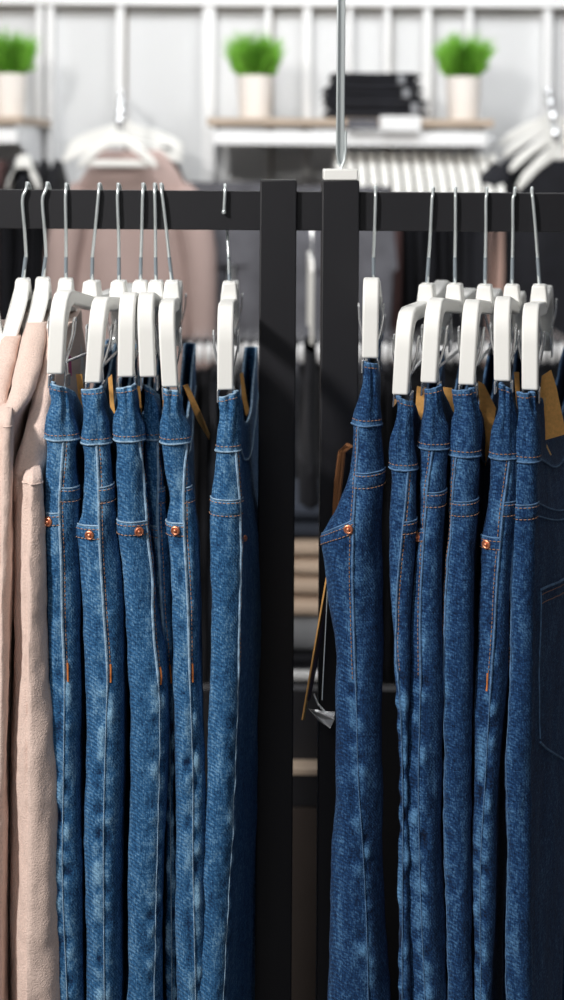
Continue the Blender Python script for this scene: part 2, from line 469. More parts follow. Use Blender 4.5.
# ------------------------------------------------------------------ hangers
def make_hanger(label, hook, neck, top, bot, group, clips=True, reverse=False, L=None, shoulder=False, farlen=None):
    """hook: list of (px,py) of the wire from the top down; neck (px,py) top of the block; top/bot (px,py) of the near arm"""
    Yr = 1.49; Yn = 1.322
    n0 = P(neck[0], neck[1], Yr)
    a = P((top[0]*.55+bot[0]*.45), top[1], Yn)
    d = Vector((a.x-n0.x, Yn-Yr, 0)); Ln = d.length; d.normalize()
    side = Vector((-d.y, d.x, 0))
    if side.x < 0: side = -side
    lean = (P(bot[0], bot[1], Yn).x-P(top[0], top[1], Yn).x)/max(.01, (bot[1]-top[1])/F*Yn)
    zb = P(bot[0], bot[1], Yn).z
    drop = n0.z-zb
    H_ = .0875
    slope = ((drop-.0885)/Ln if not shoulder else 0)      # tilt of the hanger about its hook
    root = empty('trouser_hanger' if clips else 'shirt_hanger', n0, label, 'hanger', group)
    def fn(s, z, w):     # s>0 towards the camera
        return n0 + d*s + side*(w + lean*max(0, -z-.02)*(1 if s > 0 else -.3)) + Vector((0, 0, z-slope*s))
    Lh = Ln
    if not shoulder:
        half = [(.008, -.012), (.013, -.017), (Lh-.05, -.006), (Lh-.034, -.0045), (Lh-.018, -.007), (Lh-.007, -.015), (Lh-.001, -.027), (Lh, -.042), (Lh, -.088),
                (Lh-.011, -.088), (Lh-.013, -.048), (Lh-.018, -.031), (Lh-.028, -.0225), (Lh-.04, -.020), (.016, -.031)]
    else:
        half = [(.008, 0), (.02, -.006), (.045, -.018), (.058, -.032), (.068, -.055), (.075, -.09), (.080, -.13), (.060, -.13), (.056, -.09), (.048, -.058), (.036, -.042), (.016, -.034)]
    poly = half + [(0, half[-1][1]-.002)] + [(-s, z-(.012*s/Lh if not shoulder else 0)) for s, z in half[::-1]]
    mb = MB(); mb.prism(poly, fn, .0165)
    mb.build('hanger_body', 'white_plastic', root, bevel=.0022, ang=50, segs=3)
    # neck collar
    mb = MB(); mb.lathe([(.0036, -.004), (.0036, .0008), (.003, .0014)], n0, 14); mb.build('hook_collar', 'white_plastic', root)
    # hook: stem under the rail, bent forward, over the top of the rail
    rt = P(0, 190, 1.48).z
    pts = []
    (xt, yt), (xm, ym), (xk, yk), (xn, yn) = hook
    bmb = MB(); bv0 = len(bmb.v)
    for sA, sB in ((-.013, .013),):
        q = [(-.0076, .0005), (.0076, .0005), (.0105, -.024), (-.0105, -.024)]
        bmb.prism(q, lambda u, v_, w_: n0+side*u+d*w_+Vector((0, 0, v_)), .026)
    bmb.build('neck_block', 'white_plastic', root, bevel=.002)
    if not reverse:
        Yf = 1.4765
        top_p = P(xt, yt, 1.488)
        pts.append(n0+Vector((0, 0, -.006))); k = P(xk, yk, 1.487); pts.append(k.lerp(n0, .3)); pts.append(k)
        pts.append(P(xk*.5+xm*.5+.2, (yk+ym)*.5, 1.4775)); pts.append(P(xm, ym, Yf))
        q = P(xt*.75+xm*.25, yt+7, 1.4775); pts.append(q)
        pts.append(P(xt*.97+xm*.03, yt+2.0, 1.482)); pts.append(top_p)
        b3 = top_p+Vector((.001, .006, -.0015)); pts.append(b3)
        b4 = top_p+Vector((.0015, .0125, -.008)); pts.append(b4); pts.append(top_p+Vector((.002, .0145, -.018))); pts.append(top_p+Vector((.002, .0145, -.034)))
    else:
        pts.append(n0+Vector((0, 0, -.006))); k = P(xk, yk, 1.492); pts.append(k)
        pts.append(P((xk+xm)/2, 232, 1.5025)); pts.append(P(xm, 200, 1.5030)); pts.append(P(xt, yt+5, 1.502)); pts.append(P(xt, yt+1, 1.4965)); pts.append(P(xt, yt, 1.489))
        pts.append(P(xt, yt+1.5, 1.481)); pts.append(P(xt, yt+6, 1.4765)); pts.append(P(xt-1, yt+27, 1.4760))
    # smooth
    sm = []
    for i in range(len(pts)-1):
        p0 = pts[max(0, i-1)]; p1 = pts[i]; p2 = pts[i+1]; p3 = pts[min(len(pts)-1, i+2)]
        for kq in range(5):
            t = kq/5
            sm.append(.5*((2*p1)+(p2-p0)*t+(2*p0-5*p1+4*p2-p3)*t*t+(3*p1-p0-3*p2+p3)*t**3))
    sm.append(pts[-1])
    mb = MB(); mb.tube(sm, .0018, 10)
    if reverse: mb.lathe([(.0003, -.0026), (.0020, -.002), (.0027, 0), (.0020, .002), (.0003, .0026)], pts[-1], 12)
    mb.build('hook', 'zinc', root)
    mb = MB(); kk = P(xk, yk, 1.487 if not reverse else 1.492); mb.tube([n0, n0.lerp(kk, .5), n0.lerp(kk, .92)], .0021, 10); mb.build('hook_sleeve', 'sleeve_grey', root)
    if clips:
        mb = MB(); mb.tube([fn(Lh-.006, -.080, 0), fn(-Lh+.006, -.080, 0)], .0016, 8); mb.build('clip_rail', 'chrome', root)
        for sg in (1, -1):
            sc = sg*(Lh-.024)
            mb = MB()
            for w in (1, -1):
                # bent lever plate: splayed handle, pinched jaw
                for e in (-.006, .006):
                    mb.tube([fn(sc+e, -.036, w*.0125), fn(sc+e, -.048, w*.0120), fn(sc+e, -.062, w*.0092), fn(sc+e, -.076, w*.0050), fn(sc+e*.9, -.084, w*.0062), fn(sc+e*.9, -.096, w*.0075)], .0010, 6)
                mb.tube([fn(sc-.006, -.036, w*.0125), fn(sc-.003, -.0325, w*.0128), fn(sc+.003, -.0325, w*.0128), fn(sc+.006, -.036, w*.0125)], .0012, 6)
            clip = mb.build('clip', 'chrome', root)
            mb = MB()
            for w in (1, -1):
                poly2 = [(sc-.012, -.090), (sc+.012, -.090), (sc+.012, -.103), (sc-.012, -.103)]
                mb.prism(poly2, lambda s_, z_, t_, w=w: fn(s_, z_, w*.0082+t_), .0016)
            mb.build('clip_jaw', 'chrome', clip, bevel=.0004)
            mb = MB(); pts2 = []
            for i in range(40):
                th = i/40*math.pi*2*4; pts2.append(fn(sc-.006+.012*i/40, -.078+.0034*math.sin(th), .0034*math.cos(th)))
            mb.tube(pts2, .0006, 5); mb.build('clip_spring', 'zinc', clip)
    return root

G_L = 'white clip hangers on the left half of the rail'; G_R = 'white clip hangers on the right half of the rail'
LH = 'white clip hanger on the left rail, '
RH = 'white clip hanger on the right rail, '
make_hanger(LH+'carrying the first jeans beside the blush tops', [(99,184),(98,200),(92.5,255),(92,281)], (92,281), (60,291), (55.5,375), G_L)
make_hanger(LH+'carrying the second jeans from the blush tops', [(118,184),(117.5,200),(119,255),(119.5,281)], (119,281), (100,298), (94,384), G_L)
make_hanger(LH+'carrying the third jeans from the blush tops', [(143,184),(142.5,200),(141,255),(140.5,281)], (140.5,281), (127,293), (126,378), G_L)
make_hanger(LH+'carrying the narrow half-hidden fourth jeans', [(154.5,184),(155,200),(155.5,255),(156,281)], (156,281), (143.5,293), (147,378), G_L)
make_hanger(LH+'with a slanting hook, carrying the fifth jeans', [(161,184),(163,200),(169,255),(171.5,281)], (172,281), (164,300), (169,388), G_L)
make_hanger('white clip hanger alone beside the left post, hook tip turned forward', [(225,185),(226,200),(228.5,255),(229,282)], (229.5,282), (225.5,302), (225.5,391), G_L, reverse=True)
make_hanger(RH+'highest one, beside the right post', [(375.5,187),(375.5,200),(373.5,255),(373,281)], (373.5,281), (371.5,281), (370.5,359), G_R)
make_hanger(RH+'lowest one, second from the right post', [(433,188),(432,200),(429,255),(427.5,284)], (427,284), (406,306), (401,396), G_R)
make_hanger(RH+'third from the right post', [(455.5,188),(455.5,200),(455,255),(455,284)], (455,284), (434.5,298), (429.5,384), G_R)
make_hanger(RH+'fourth from the right post', [(487,188),(486,200),(485.5,255),(485,285)], (485,285), (472,300), (467.5,386), G_R)
make_hanger(RH+'fifth from the right post, with a curved hook', [(515,188),(513,200),(512.5,255),(512.5,285)], (512,285), (501.5,298), (502,382), G_R)
make_hanger(RH+'last at the right edge, far arm showing', [(532,188),(533,200),(537.5,255),(540,285)], (539.5,285), (530,303), (530,391), G_R)
G_S = 'white hangers under the blush tops'
make_hanger('white hanger with a bent hook, first whole one from the left edge', [(27,183),(22.5,200),(26,255),(26.5,279)], (23,279), (16,398), (13,398), G_S, clips=False, shoulder=True)
make_hanger('white hanger with a bent hook, second from the left edge, holding a blush top', [(47,183),(42.5,200),(46,255),(46,278)], (43,278), (40,398), (37,398), G_S, clips=False, shoulder=True)
make_hanger('white hanger with a straight hook, holding the blush top beside the jeans', [(66,184),(65.5,200),(66,255),(66,278)], (66,279), (60,398), (56,398), G_S, clips=False, shoulder=True)
make_hanger('white plastic hanger cut off by the left edge of the photo', [(-16,183),(-18,200),(-13,255),(-13,279)], (-13,279), (-18,302), (-7,345), G_S, clips=False, shoulder=True)

# ------------------------------------------------------------------ jeans on the left rail
J = {}
J[1] = make_jeans('faded mid-blue jeans, first pair right of the blush tops',
    [(384,52,70),(392,52,71),(402,54,71),(416,50,73),(437,48,78),(446,49,76),(460,48,76),(490,45,79),(520,44,79),(560,45,79),(650,47,80),(700,48,81),(770,49,80),(850,50,82),(1000,52,84)],
    [(437,64),(480,61),(500,60),(560,62),(620,63),(672,65),(770,64),(850,63),(1000,68)], 385, 437, 'l', 92, farx(112, 108),
    pocket=(508, 13, 2), yoke=(484,497,1), rivet=[(50,517)], tack=666, seed=1)
J[2] = make_jeans('mid-blue jeans with a pocket corner jutting left, second pair from the blush tops',
    [(386,82,103),(395,83,104),(407,84,104),(420,83,110),(440,81,112),(448,83,111),(470,84,113),(505,82,117),(516,81,118),(524,77,118),(545,79,120),(600,83,124),(650,86,125),(700,87,126),(770,86,125),(850,85,122),(1000,86,122)],
    [(440,97),(480,99),(530,100),(600,104),(672,108),(700,107),(850,104),(1000,105)], 388, 441, 'l', 119, farx(133, 132),
    pocket=(520, 14, 1), yoke=(484,499,-2), rivet=[(90.5,529)], tack=666, seed=2)
J[3] = make_jeans('light mid-blue jeans, third pair from the blush tops, widest of the left five',
    [(385,118,136),(394,119,137),(403,120,137),(416,116,142),(438,115,144),(446,117,143),(470,117,144),(505,119,148),(522,118,150),(560,122,154),(600,126,157),(650,129,166),(700,131,168),(770,130,168),(850,129,165),(1000,127,163)],
    [(440,139),(480,143),(530,147),(570,151),(620,153),(672,158),(700,159),(770,159),(850,157),(1000,154)], 386, 438, 'l', 141, farx(149, 150),
    pocket=(518, 14, 0), yoke=(484,498,-1), rivet=[(139.5,527)], tack=670, seed=3)
J[4] = make_jeans('mid-blue jeans, narrow strip squeezed between the third and fifth pairs',
    [(385,145,157),(400,146,158),(418,145,160),(440,145,161),(480,146,163),(520,150,167),(600,157,171),(700,162,174),(850,165,176),(1000,165,177)],
    [(440,158),(480,158),(520,158),(560,160),(620,163),(680,168),(850,171),(1000,172)], 388, 438, 'l', 155, farx(164, 168),
    pocket=(524, 12, 0), yoke=(487,501,0), tack=672, y0=1.345, seed=4)
J[5] = make_jeans('mid-blue jeans, fifth pair from the blush tops, with a tan tag behind its waistband',
    [(388,164,180),(398,165,179),(410,164,180),(422,161,186),(440,161,188),(448,162,187),(470,166,189),(500,171,194),(520,168,197),(560,170,199),(600,173,200),(650,173,201),(700,173,203),(770,175,204),(850,176,206),(1000,178,208)],
    [(440,186),(480,184),(520,184),(560,186),(600,188),(672,190),(770,193),(850,193),(1000,196)], 390, 441, 'l', 172, farx(190, 186),
    pocket=(519, 14, 0), yoke=(486,500,-1), rivet=[(176.5,526)], tack=668, seed=5)
J[6] = make_jeans('mid-blue jeans hanging alone beside the left black post, its right side in shadow',
    [(392,221,238),(402,221,239),(418,222,238),(430,219,240),(449,216,240),(458,215,241),(475,214,241),(500,211,242),(560,211,242),(600,212,241),(650,211,241),(700,209,240),(770,206,237),(850,203,232),(1000,196,226)],
    [(449,236),(500,239),(560,240),(620,239),(700,238),(770,235),(850,230),(1000,222)], 394, 449, 'l', 228, farx(252, 277),
    pocket=None, yoke=(496,511,1), rivet=None, tack=None, seed=6, belly=.010, extra='wide', hf=.007, pucker=.6)
# ------------------------------------------------------------------ jeans on the right rail
J[7] = make_jeans('dark blue jeans next to the right black post, hip pocket flaring out to the left',
    [(362,364,377),(372,365,378),(386,364,378),(398,360,380),(422,353,382),(430,353,382),(470,350,385),(490,345,384),(510,336,383),(530,325,383),(540,322,383),(560,324,383),(600,328,383),(650,335,383),(700,335,382),(770,336,382),(850,333,382),(900,331,385),(1000,328,389)],
    [(422,359),(470,356),(520,353),(560,352),(600,353),(666,355),(700,356),(770,358),(850,363),(1000,369)], 363, 423, 'r', 374, farx(374, 352),
    pocket=(513, 13, 20), yoke=(470,484,-3), rivet=[(349,521)], tack=None, seed=7, stitch_side=-1, belly=.006)
J[8] = make_jeans('dark blue jeans, lowest hung and narrowing, second pair from the right post',
    [(397,395,411),(408,396,412),(420,395,411),(440,391,413),(467,390,417),(475,391,416),(520,391,415),(560,390,414),(600,391,412),(650,394,410),(700,396,408),(770,398,408),(1000,398,410)],
    [(467,408),(500,405),(530,402),(570,398),(600,396),(650,396),(700,400),(1000,402)], 399, 467, 'r', 427, farx(440, 436),
    pocket=None, yoke=(519,531,-2), tack=None, seed=8, stitch_side=1)
J[9] = make_jeans('dark blue jeans, third pair from the right post, puckered front seam',
    [(385,427,441),(400,428,441),(412,424,443),(425,421,447),(447,419,449),(456,420,448),(480,420,447),(500,419,446),(560,415,443),(600,412,442),(650,409,442),(700,406,442),(770,403,442),(850,401,443),(1000,404,447)],
    [(447,432),(500,426),(560,422),(600,420),(672,420),(770,418),(850,419),(1000,425)], 387, 446, 'r', 455, farx(470, 466),
    pocket=(526, 13, 3), yoke=(490,504,-2), rivet=[(417.5,536)], tack=None, seed=9, stitch_side=-1)
J[10] = make_jeans('dark blue jeans, fourth pair from the right post, broad plain back leg',
    [(388,454,473),(396,455,474),(408,456,477),(420,453,480),(452,449,480),(460,450,480),(480,449,479),(520,447,477),(560,445,474),(600,443,473),(700,443,472),(850,444,472),(1000,446,473)],
    [(452,457),(500,452),(530,450),(560,448),(600,446),(700,445),(1000,448)], 389, 453, 'r', 485, farx(496, 492),
    pocket=None, yoke=(499,513,-3), tack=None, seed=10, stitch_side=-1, pucker=.5)
J[11] = make_jeans('dark blue jeans, fifth pair from the right post, orange bartack on its front seam',
    [(384,498,511),(400,498,512),(412,497,514),(430,492,516),(456,490,517),(464,490,516),(500,488,516),(534,482,514),(560,481,512),(600,479,510),(650,477,509),(700,475,505),(770,474,499),(850,474,496),(1000,474,491)],
    [(456,509),(480,506),(500,503),(530,500),(580,496),(620,494),(680,490),(770,485),(850,481),(1000,480)], 386, 456, 'r', 513, farx(522, 516),
    pocket=(533, 13, 1), yoke=(499,512,0), rivet=[(487,541)], tack=676, seed=11, stitch_side=-1)
J[12] = make_jeans('dark blue jeans, last pair at the right edge, back pocket side in shadow',
    [(391,518,536),(400,519,536),(410,520,537),(430,517,538),(459,514,539),(468,514,538),(500,513,538),(560,512,537),(600,511,535),(700,508,532),(770,505,531),(820,505,531),(850,506,531),(1000,506,533)],
    [(459,517),(500,515),(560,514),(600,513),(700,510),(770,508),(850,508),(1000,508)], 392, 459, 'r', 540, farx(572, 580),
    pocket=None, yoke=(503,517,-2), tack=None, seed=12, stitch_side=-1, belly=.016, extra='wide', pucker=.4, hf=.008)

# back pocket and yoke line on the shaded side of the last pair
c, root = J[12]
def side_path(c, pts, off): return [c.side(v, 1, u, off)[0] for v, u in pts]
mb = MB()
for dv in (0, 13): mb.tube(side_path(c, [(503+dv+i*2.3, i/24) for i in range(25)], .0006), .0009, 6)
mb.build('yoke_piping', 'edge_r', root)
pk = [(590-i*.9, .05+i*.05) for i in range(15)]
mb = MB(); mb.tube(side_path(c, [(594+i*3.0, .04+i*.045) for i in range(15)], .001), .0013, 6)
mb.tube(side_path(c, [(596+i*8, .04+i*.0015) for i in range(20)] , .001), .0008, 6)
mb.tube(side_path(c, [(752, .07), (768, .14), (788, .24), (812, .36), (818, .46), (822, .56), (826, .66)], .001), .0012, 6)
bp_ = mb.build('back_pocket_edge', 'edge_r', root)
mb = MB(); dashes(mb, side_path(c, [(600+i*3.0, .05+i*.045) for i in range(15)], .0012)); dashes(mb, side_path(c, [(609+i*3.0, .05+i*.045) for i in range(15)], .0012))
mb.build('back_pocket_stitching', 'thread_r', bp_)
# rivet on the shadow side of the lone left pair
c, root = J[6]
mb = MB(); mb.lathe([(.003, -.001), (.0034, 0), (.0028, .0012), (.0012, .0009), (.001, .002)], c.side(540, 1, .03, .001)[0], 16, Vector((.8, -.6, 0)))
mb.build('rivet', 'copper', root)

# ------------------------------------------------------------------ tags on the jeans
def card(parent, px, Y, mat='card', t=.0009, label=None, name='hang_tag', Ys=None):
    mb = MB(); ys = Ys or [Y]*len(px)
    pts = [P(x, y, q) for (x, y), q in zip(px, ys)]
    nrm = (pts[1]-pts[0]).cross(pts[2]-pts[0]).normalized()
    a = [mb.pt(p-nrm*t/2) for p in pts]; b_ = [mb.pt(p+nrm*t/2) for p in pts]; n = len(pts)
    mb.f.append(tuple(a[::-1])); mb.f.append(tuple(b_))
    for i in range(n): mb.f.append((a[i], a[(i+1) % n], b_[(i+1) % n], b_[i]))
    o = mb.build(name, mat, parent, smooth=False)
    if label: o['label'] = label
    return o
def cord(parent, pts, r=.0008, mat='cord', name='tag_string'):
    mb = MB(); mb.tube([P(*p) for p in pts], r, 6); return mb.build(name, mat, parent)
LT = 'tan kraft card hang tag'
card(J[1][1], [(76,374),(82,374),(84,394),(88,414),(84,418),(79,402)], 1.42, label=LT)
card(J[1][1], [(65,357),(71,356),(72,376),(64,377)], 1.45, 'pink', label='pink card tag', name='size_tag')
card(J[2][1], [(108,378),(112,374),(114,402),(117,430),(115,452),(112,430)], 1.42, label=LT)
card(J[3][1], [(136,386),(140,386),(142,410),(140,424),(137,408)], 1.40, label=LT)
card(J[4][1], [(162,386),(166,386),(168,404),(166,416),(163,410)], 1.42, label=LT)
card(J[5][1], [(183,386),(188,384),(200,410),(210,434),(209,440),(196,418)], 1.45, label=LT, Ys=[1.45,1.45,1.46,1.5,1.5,1.46])
card(J[6][1], [(240,374),(243,372),(247,400),(250,412),(246,416),(242,400)], 1.56, label=LT)
card(J[8][1], [(417,386),(425,388),(423,416),(418,440),(414,428)], 1.43, label=LT)
card(J[9][1], [(443,387),(452,388),(456,404),(453,424),(448,430),(445,408)], 1.43, label=LT)
card(J[10][1], [(478,381),(484,384),(496,408),(492,436),(484,472),(481,430)], 1.45, label=LT)
card(J[11][1], [(514,372),(519,372),(520,398),(517,414)], 1.44, label=LT)
card(J[12][1], [(542,376),(551,370),(556,386),(566,434),(545,440),(539,400)], 1.40, label='large tan kraft card hang tag', Ys=[1.37,1.375,1.38,1.385,1.37,1.365])
card(J[12][1], [(538,394),(546,398),(543,412),(541,424),(537,408)], 1.37, 'card_edge', label='pale folded card tag')
cord(J[12][1], [(539,424,1.375),(543,438,1.38),(551,455,1.38)], .0009, 'card_edge')
# leather-brown loop and the long card hanging off the pair by the right post
r7 = J[7][1]
for k, (dx, dY) in enumerate(((0, 0), (4, .012), (7, .02))):
    cord(r7, [(351-dx*.5,446-dx*.2,1.44),(344-dx*.6,452,1.45+dY),(341-dx*.7,480,1.45+dY),(338-dx*.5,505,1.45+dY),(336-dx*.3,522,1.45+dY)], .0021, 'cord', 'tag_cord')
card(r7, [(326.5,577),(328,577),(304,720),(302,720)], 1.42, label='tan hang tag seen from its edge', t=.0015, Ys=[1.40,1.44,1.44,1.40])
card(r7, [(329,585),(331,590),(310,700),(307,700)], 1.43, 'mauve', label='brown card tag behind the tan one', t=.001, Ys=[1.42,1.45,1.45,1.42])
cord(r7, [(328,578,1.40),(326,620,1.40),(324,660,1.40),(322,700,1.40)], .0005, 'zinc')
cord(r7, [(314,694,1.40),(318,704,1.40),(325,712,1.40),(333,714,1.40)], .0011, 'plastic', 'plastic_loop')
card(r7, [(308,708),(316,712),(335,712),(334,720),(330,728),(318,720)], 1.40, 'plastic', label='clear plastic sleeve', name='plastic_sleeve', Ys=[1.41,1.40,1.40,1.39,1.40,1.41])

# ------------------------------------------------------------------ blush knit tops
def make_top(label, shoulder_rows, sleeve_rows, vs0, vsh, farx_, crease, seed, yn=1.30):
    y0f = interp([(vs0, 1.42), (vs0+(vsh-vs0)*.5, 1.36), (vsh, yn+.02), (vsh+60, yn+.035)])
    yff = interp([(vs0, 1.56), (vsh, 1.665)])
    c = Cloth(shoulder_rows, y0f, yff, farx_, .012, None, amp=.0016, seed=seed, sag=0, box=1.0)
    base = c.dims(1150); root = empty('knit_top', Vector((base[2], 1.48, base[4])), label, 'knit top', 'blush knit tops at the left end of the rail')
    vs = [vs0+i*4 for i in range(int((1010-vs0)/4))]+[1020, 1080, 1150]
    rings = [c.ring(v)[0] for v in vs]
    mb = MB(); mb.loft(rings, True, True, True); mb.build('top_body', 'knit', root, ang=80)
    s = Cloth(sleeve_rows, yn, lambda v: yn+.075, lambda v: P((sleeve_x(v)), v, yn+.075).x, .012, None, amp=.0016, seed=seed+3, sag=0,
              crease=crease, box=1.0) if False else None
    cs = Cloth(sleeve_rows, yn, yn+.09, None, .014, None, amp=.0018, seed=seed+3, sag=0, crease=crease, box=1.0)
    cs.xf = lambda v: (lambda a, b2: (a.x+b2.x)/2)(P(cs.L(v), v, yn+.09), P(cs.R(v), v, yn+.09))
    vs = [vsh+i*4 for i in range(int((1010-vsh)/4))]+[1020, 1080, 1120]
    rings = []
    for v in vs:
        r = cs.ring(v, ns=5)[0]; rings.append(r)
    # rounded sleeve head
    r0 = rings[0]; cen = sum(r0, Vector())/len(r0)
    heads = []
    for k, (sc, up) in enumerate(((.55, .012), (.82, .0085), (.95, .0035))):
        heads.append([cen+(p-cen)*sc+Vector((0, (1-sc)*.03, up)) for p in r0])
    mb = MB(); mb.loft(heads+rings, True, True, True); mb.build('sleeve', 'knit', root, ang=80)
    mb = MB(); mb.tube([cs.cap(vsh+1.5, -1.45+2.9*i/20, .0002)[0] for i in range(21)], .0009, 6); mb.build('shoulder_seam', 'knit', root)
    return root
cr3 = (interp([(480,30),(560,28),(770,27),(1000,25)]), .009)
make_top('blush pink knit top nearest the jeans, shoulder seam showing',
    [(322,49,74),(345,46,62),(370,40,59),(400,33,56),(430,25,50),(460,17,45),(480,13,42),(560,14,44),(700,12,50),(1000,9,66)],
    [(480,14,42),(500,13.5,43),(560,13,44.5),(680,11,50.5),(770,9.5,56),(870,8,61),(1000,7,68)], 322, 480, farx(84, 84), cr3, 21)
make_top('blush pink knit top in the middle of the three beside the jeans',
    [(322,28,47),(345,20,46),(375,14,38),(400,6,29),(424,-2,15),(480,-5,13),(1000,-12,4)],
    [(424,-3,12),(450,-6,13),(560,-8,12.5),(700,-10,7),(1000,-14,4)], 322, 424, farx(52, 48), (interp([(424,2),(1000,-4)]), .006), 22)
make_top('blush pink knit top cut off by the left edge of the photo',
    [(335,4,20),(360,-4,17),(400,-18,8),(440,-26,-6),(1000,-32,-14)],
    [(440,-28,-8),(560,-30,-10),(1000,-36,-14)], 335, 440, farx(24, 16), (interp([(440,-16),(1000,-24)]), .006), 23)

# ------------------------------------------------------------------ the black rack
def X(px, Y): return P(px, 190, Y).x
def Z(py, Y, px=282): return P(px, py, Y).z
rz1 = Z(191.5, 1.48); rz0 = Z(230.5, 1.48)
rack = empty('clothes_rack', (X(290, 1.49), 1.49, 0), 'black metal clothes rack frame with two flat rails and a double centre post', 'clothes rack')
pz = Z(180, 1.474)
# uprights (post edges measured at the rail)
mb = MB(); mb.box(X(260, 1.472), X(296.8, 1.472), 1.472, 1.512, 0, pz); mb.build('post', 'black_metal', rack, bevel=.0015)
mb = MB(); mb.box(X(322, 1.472), X(359.5, 1.472), 1.472, 1.512, 0, pz); mb.build('post', 'black_metal', rack, bevel=.0015)
mb = MB(); mb.box(-1.15, -1.109, 1.472, 1.512, 0, pz); mb.build('post', 'black_metal', rack, bevel=.0015)
mb = MB(); mb.box(1.16, 1.201, 1.472, 1.512, 0, pz); mb.build('post', 'black_metal', rack, bevel=.0015)
mb = MB(); mb.box(-1.112, X(261, 1.48), 1.481, 1.497, rz0, rz1); mb.build('rail', 'black_metal', rack, bevel=.001)
mb = MB(); mb.box(X(359, 1.48), 1.162, 1.481, 1.497, rz0, rz1); mb.build('rail', 'black_metal', rack, bevel=.001)
mb = MB(); mb.box(X(296, 1.48), X(323, 1.48), 1.479, 1.499, rz0, rz1); mb.build('connector_plate', 'black_metal', rack, bevel=.001)
for xx in (-1.13, X(278, 1.49), X(341, 1.49), 1.18):
    mb = MB(); mb.box(xx-.02, xx+.02, 1.22, 1.76, 0.001, .03); mb.build('foot', 'black_metal', rack, bevel=.002)
# sign pole
sp = empty('sign_holder', P(341, 180, 1.49), 'slim chrome sign pole on a white block atop the right black post', 'sign holder')
a = P(323.5, 180, 1.474); b2 = P(358, 168.5, 1.474)
mb = MB(); mb.box(a.x, b2.x, 1.472, 1.512, pz, pz+.0125); mb.build('base_block', 'white_plastic', sp, bevel=.0015)
x0 = X(336.8, 1.49)+.001; zt = CAMZ+.9
def sx(px): return P(px, 100, 1.49).x
mb = MB(); mb.box(sx(338.2), sx(344.6), 1.486, 1.494, pz+.017, zt); mb.build('pole', 'zinc', sp, bevel=.0008)
mb = MB(); mb.tube([(sx(337.2), 1.484, zt), (sx(337.2), 1.484, pz+.030), (sx(338.5), 1.484, pz+.019), (sx(341), 1.484, pz+.0125), (sx(344.5), 1.484, pz+.022), (sx(345.8), 1.484, pz+.034), (sx(345.8), 1.484, pz+.055)], .0013, 8)
mb.build('wire', 'zinc', sp)

# ------------------------------------------------------------------ room shell
def struct(o): o['kind'] = 'structure'; return o
WY = 4.9
mb = MB(); mb.box(-4, 4, -3.2, 5.2, -.05, 0); struct(mb.build('floor', 'floor', smooth=False))
mb = MB(); mb.box(-4, 4, WY, WY+.12, 0, 3.3); struct(mb.build('wall_back', 'wall', smooth=False))
mb = MB(); mb.box(-4, 4, -3.2, 5.2, 3.3, 3.4); struct(mb.build('ceiling', 'wall', smooth=False))
def wx(px, Y=4.86): return P(px, 60, Y).x
k = 1
for xa, xb, dk in ((37,43,0),(47,54,0),(117,124,1),(203,215,0),(265,271,1),(303,311,0),(347,352,0),(384,390,1),(423,431,1),(466,472,0),(543,551,1)):
    mb = MB(); mb.box(wx(xa), wx(xb), 4.845, WY-.002, .05, 3.25); struct(mb.build('trim_%d' % k, 'wall_white', smooth=False)); k += 1
    if dk:
        mb = MB(); mb.box(wx(xb)-.002, wx(xb+2.2), 4.885, WY-.001, .05, 3.25); struct(mb.build('trim_%d' % k, 'slot', smooth=False)); k += 1  # painted shadow along the right side of the upright
mb = MB(); mb.box(-3.9, 3.9, 4.83, WY-.002, P(282, 5.5, 4.83).z, P(282, -3, 4.83).z); struct(mb.build('trim_%d' % k, 'wall_white', smooth=False)); k += 1
mb = MB(); mb.box(-3.9, 3.9, 4.875, WY-.001, P(282, 8.5, 4.83).z, P(282, 5.5, 4.83).z+.002); struct(mb.build('trim_%d' % k, 'slot', smooth=False)); k += 1  # painted shadow line beneath the top rail

# ------------------------------------------------------------------ wall shelves
def shelf(label, xa, xb, Yf=4.30):
    z1 = P(282, 118, Yf).z; z0 = P(282, 126, Yf).z
    xl = P(xa, 120, Yf).x; xr = P(xb, 120, Yf).x
    r = empty('wall_shelf', ((xl+xr)/2, 4.6, z0), label, 'shelf', None)
    mb = MB(); mb.box(xl, xr, Yf, 4.84, z0, z1); mb.build('shelf_board', 'wood', r, bevel=.002)
    mb = MB(); mb.box(xl+.02, xr-.02, Yf+.01, Yf+.03, P(282, 145, Yf).z, P(282, 131, Yf).z); mb.build('hanging_rail', 'wall_white', r, bevel=.002)
    for xx in (xl+.03, xr-.03) + ((xl+xr)/2,):
        poly = [(Yf+.03, z0), (4.84, z0), (4.84, z0-.16), (4.78, z0-.15), (Yf+.03, z0-.05)]
        mb = MB(); mb.prism(poly, lambda u, v, w, xx=xx: Vector((xx+w, u, v)), .006); mb.build('bracket', 'chrome', r)
    return z1
shz = shelf('long oak wall shelf with the two right potted plants and a white hanging rail', 207, 494)
shelf('short oak wall shelf at the left edge under the cropped plant', -150, 22)
# price holders
mb = MB(); a = P(380, 131, 4.285); b2 = P(421, 116, 4.285); mb.box(a.x, b2.x, 4.28, 4.288, a.z, b2.z)
tag(mb.build('price_card', 'price_white', smooth=False, bevel=.0005), 'blank white price card on the front edge of the long shelf', 'price card')
mb = MB(); a = P(347, 129, 4.285); b2 = P(378, 119, 4.285); mb.box(a.x, b2.x, 4.28, 4.288, a.z, b2.z)
tag(mb.build('price_card', 'grey_denim', smooth=False, bevel=.0005), 'dark price strip on the shelf edge below the black folded jeans', 'price card')

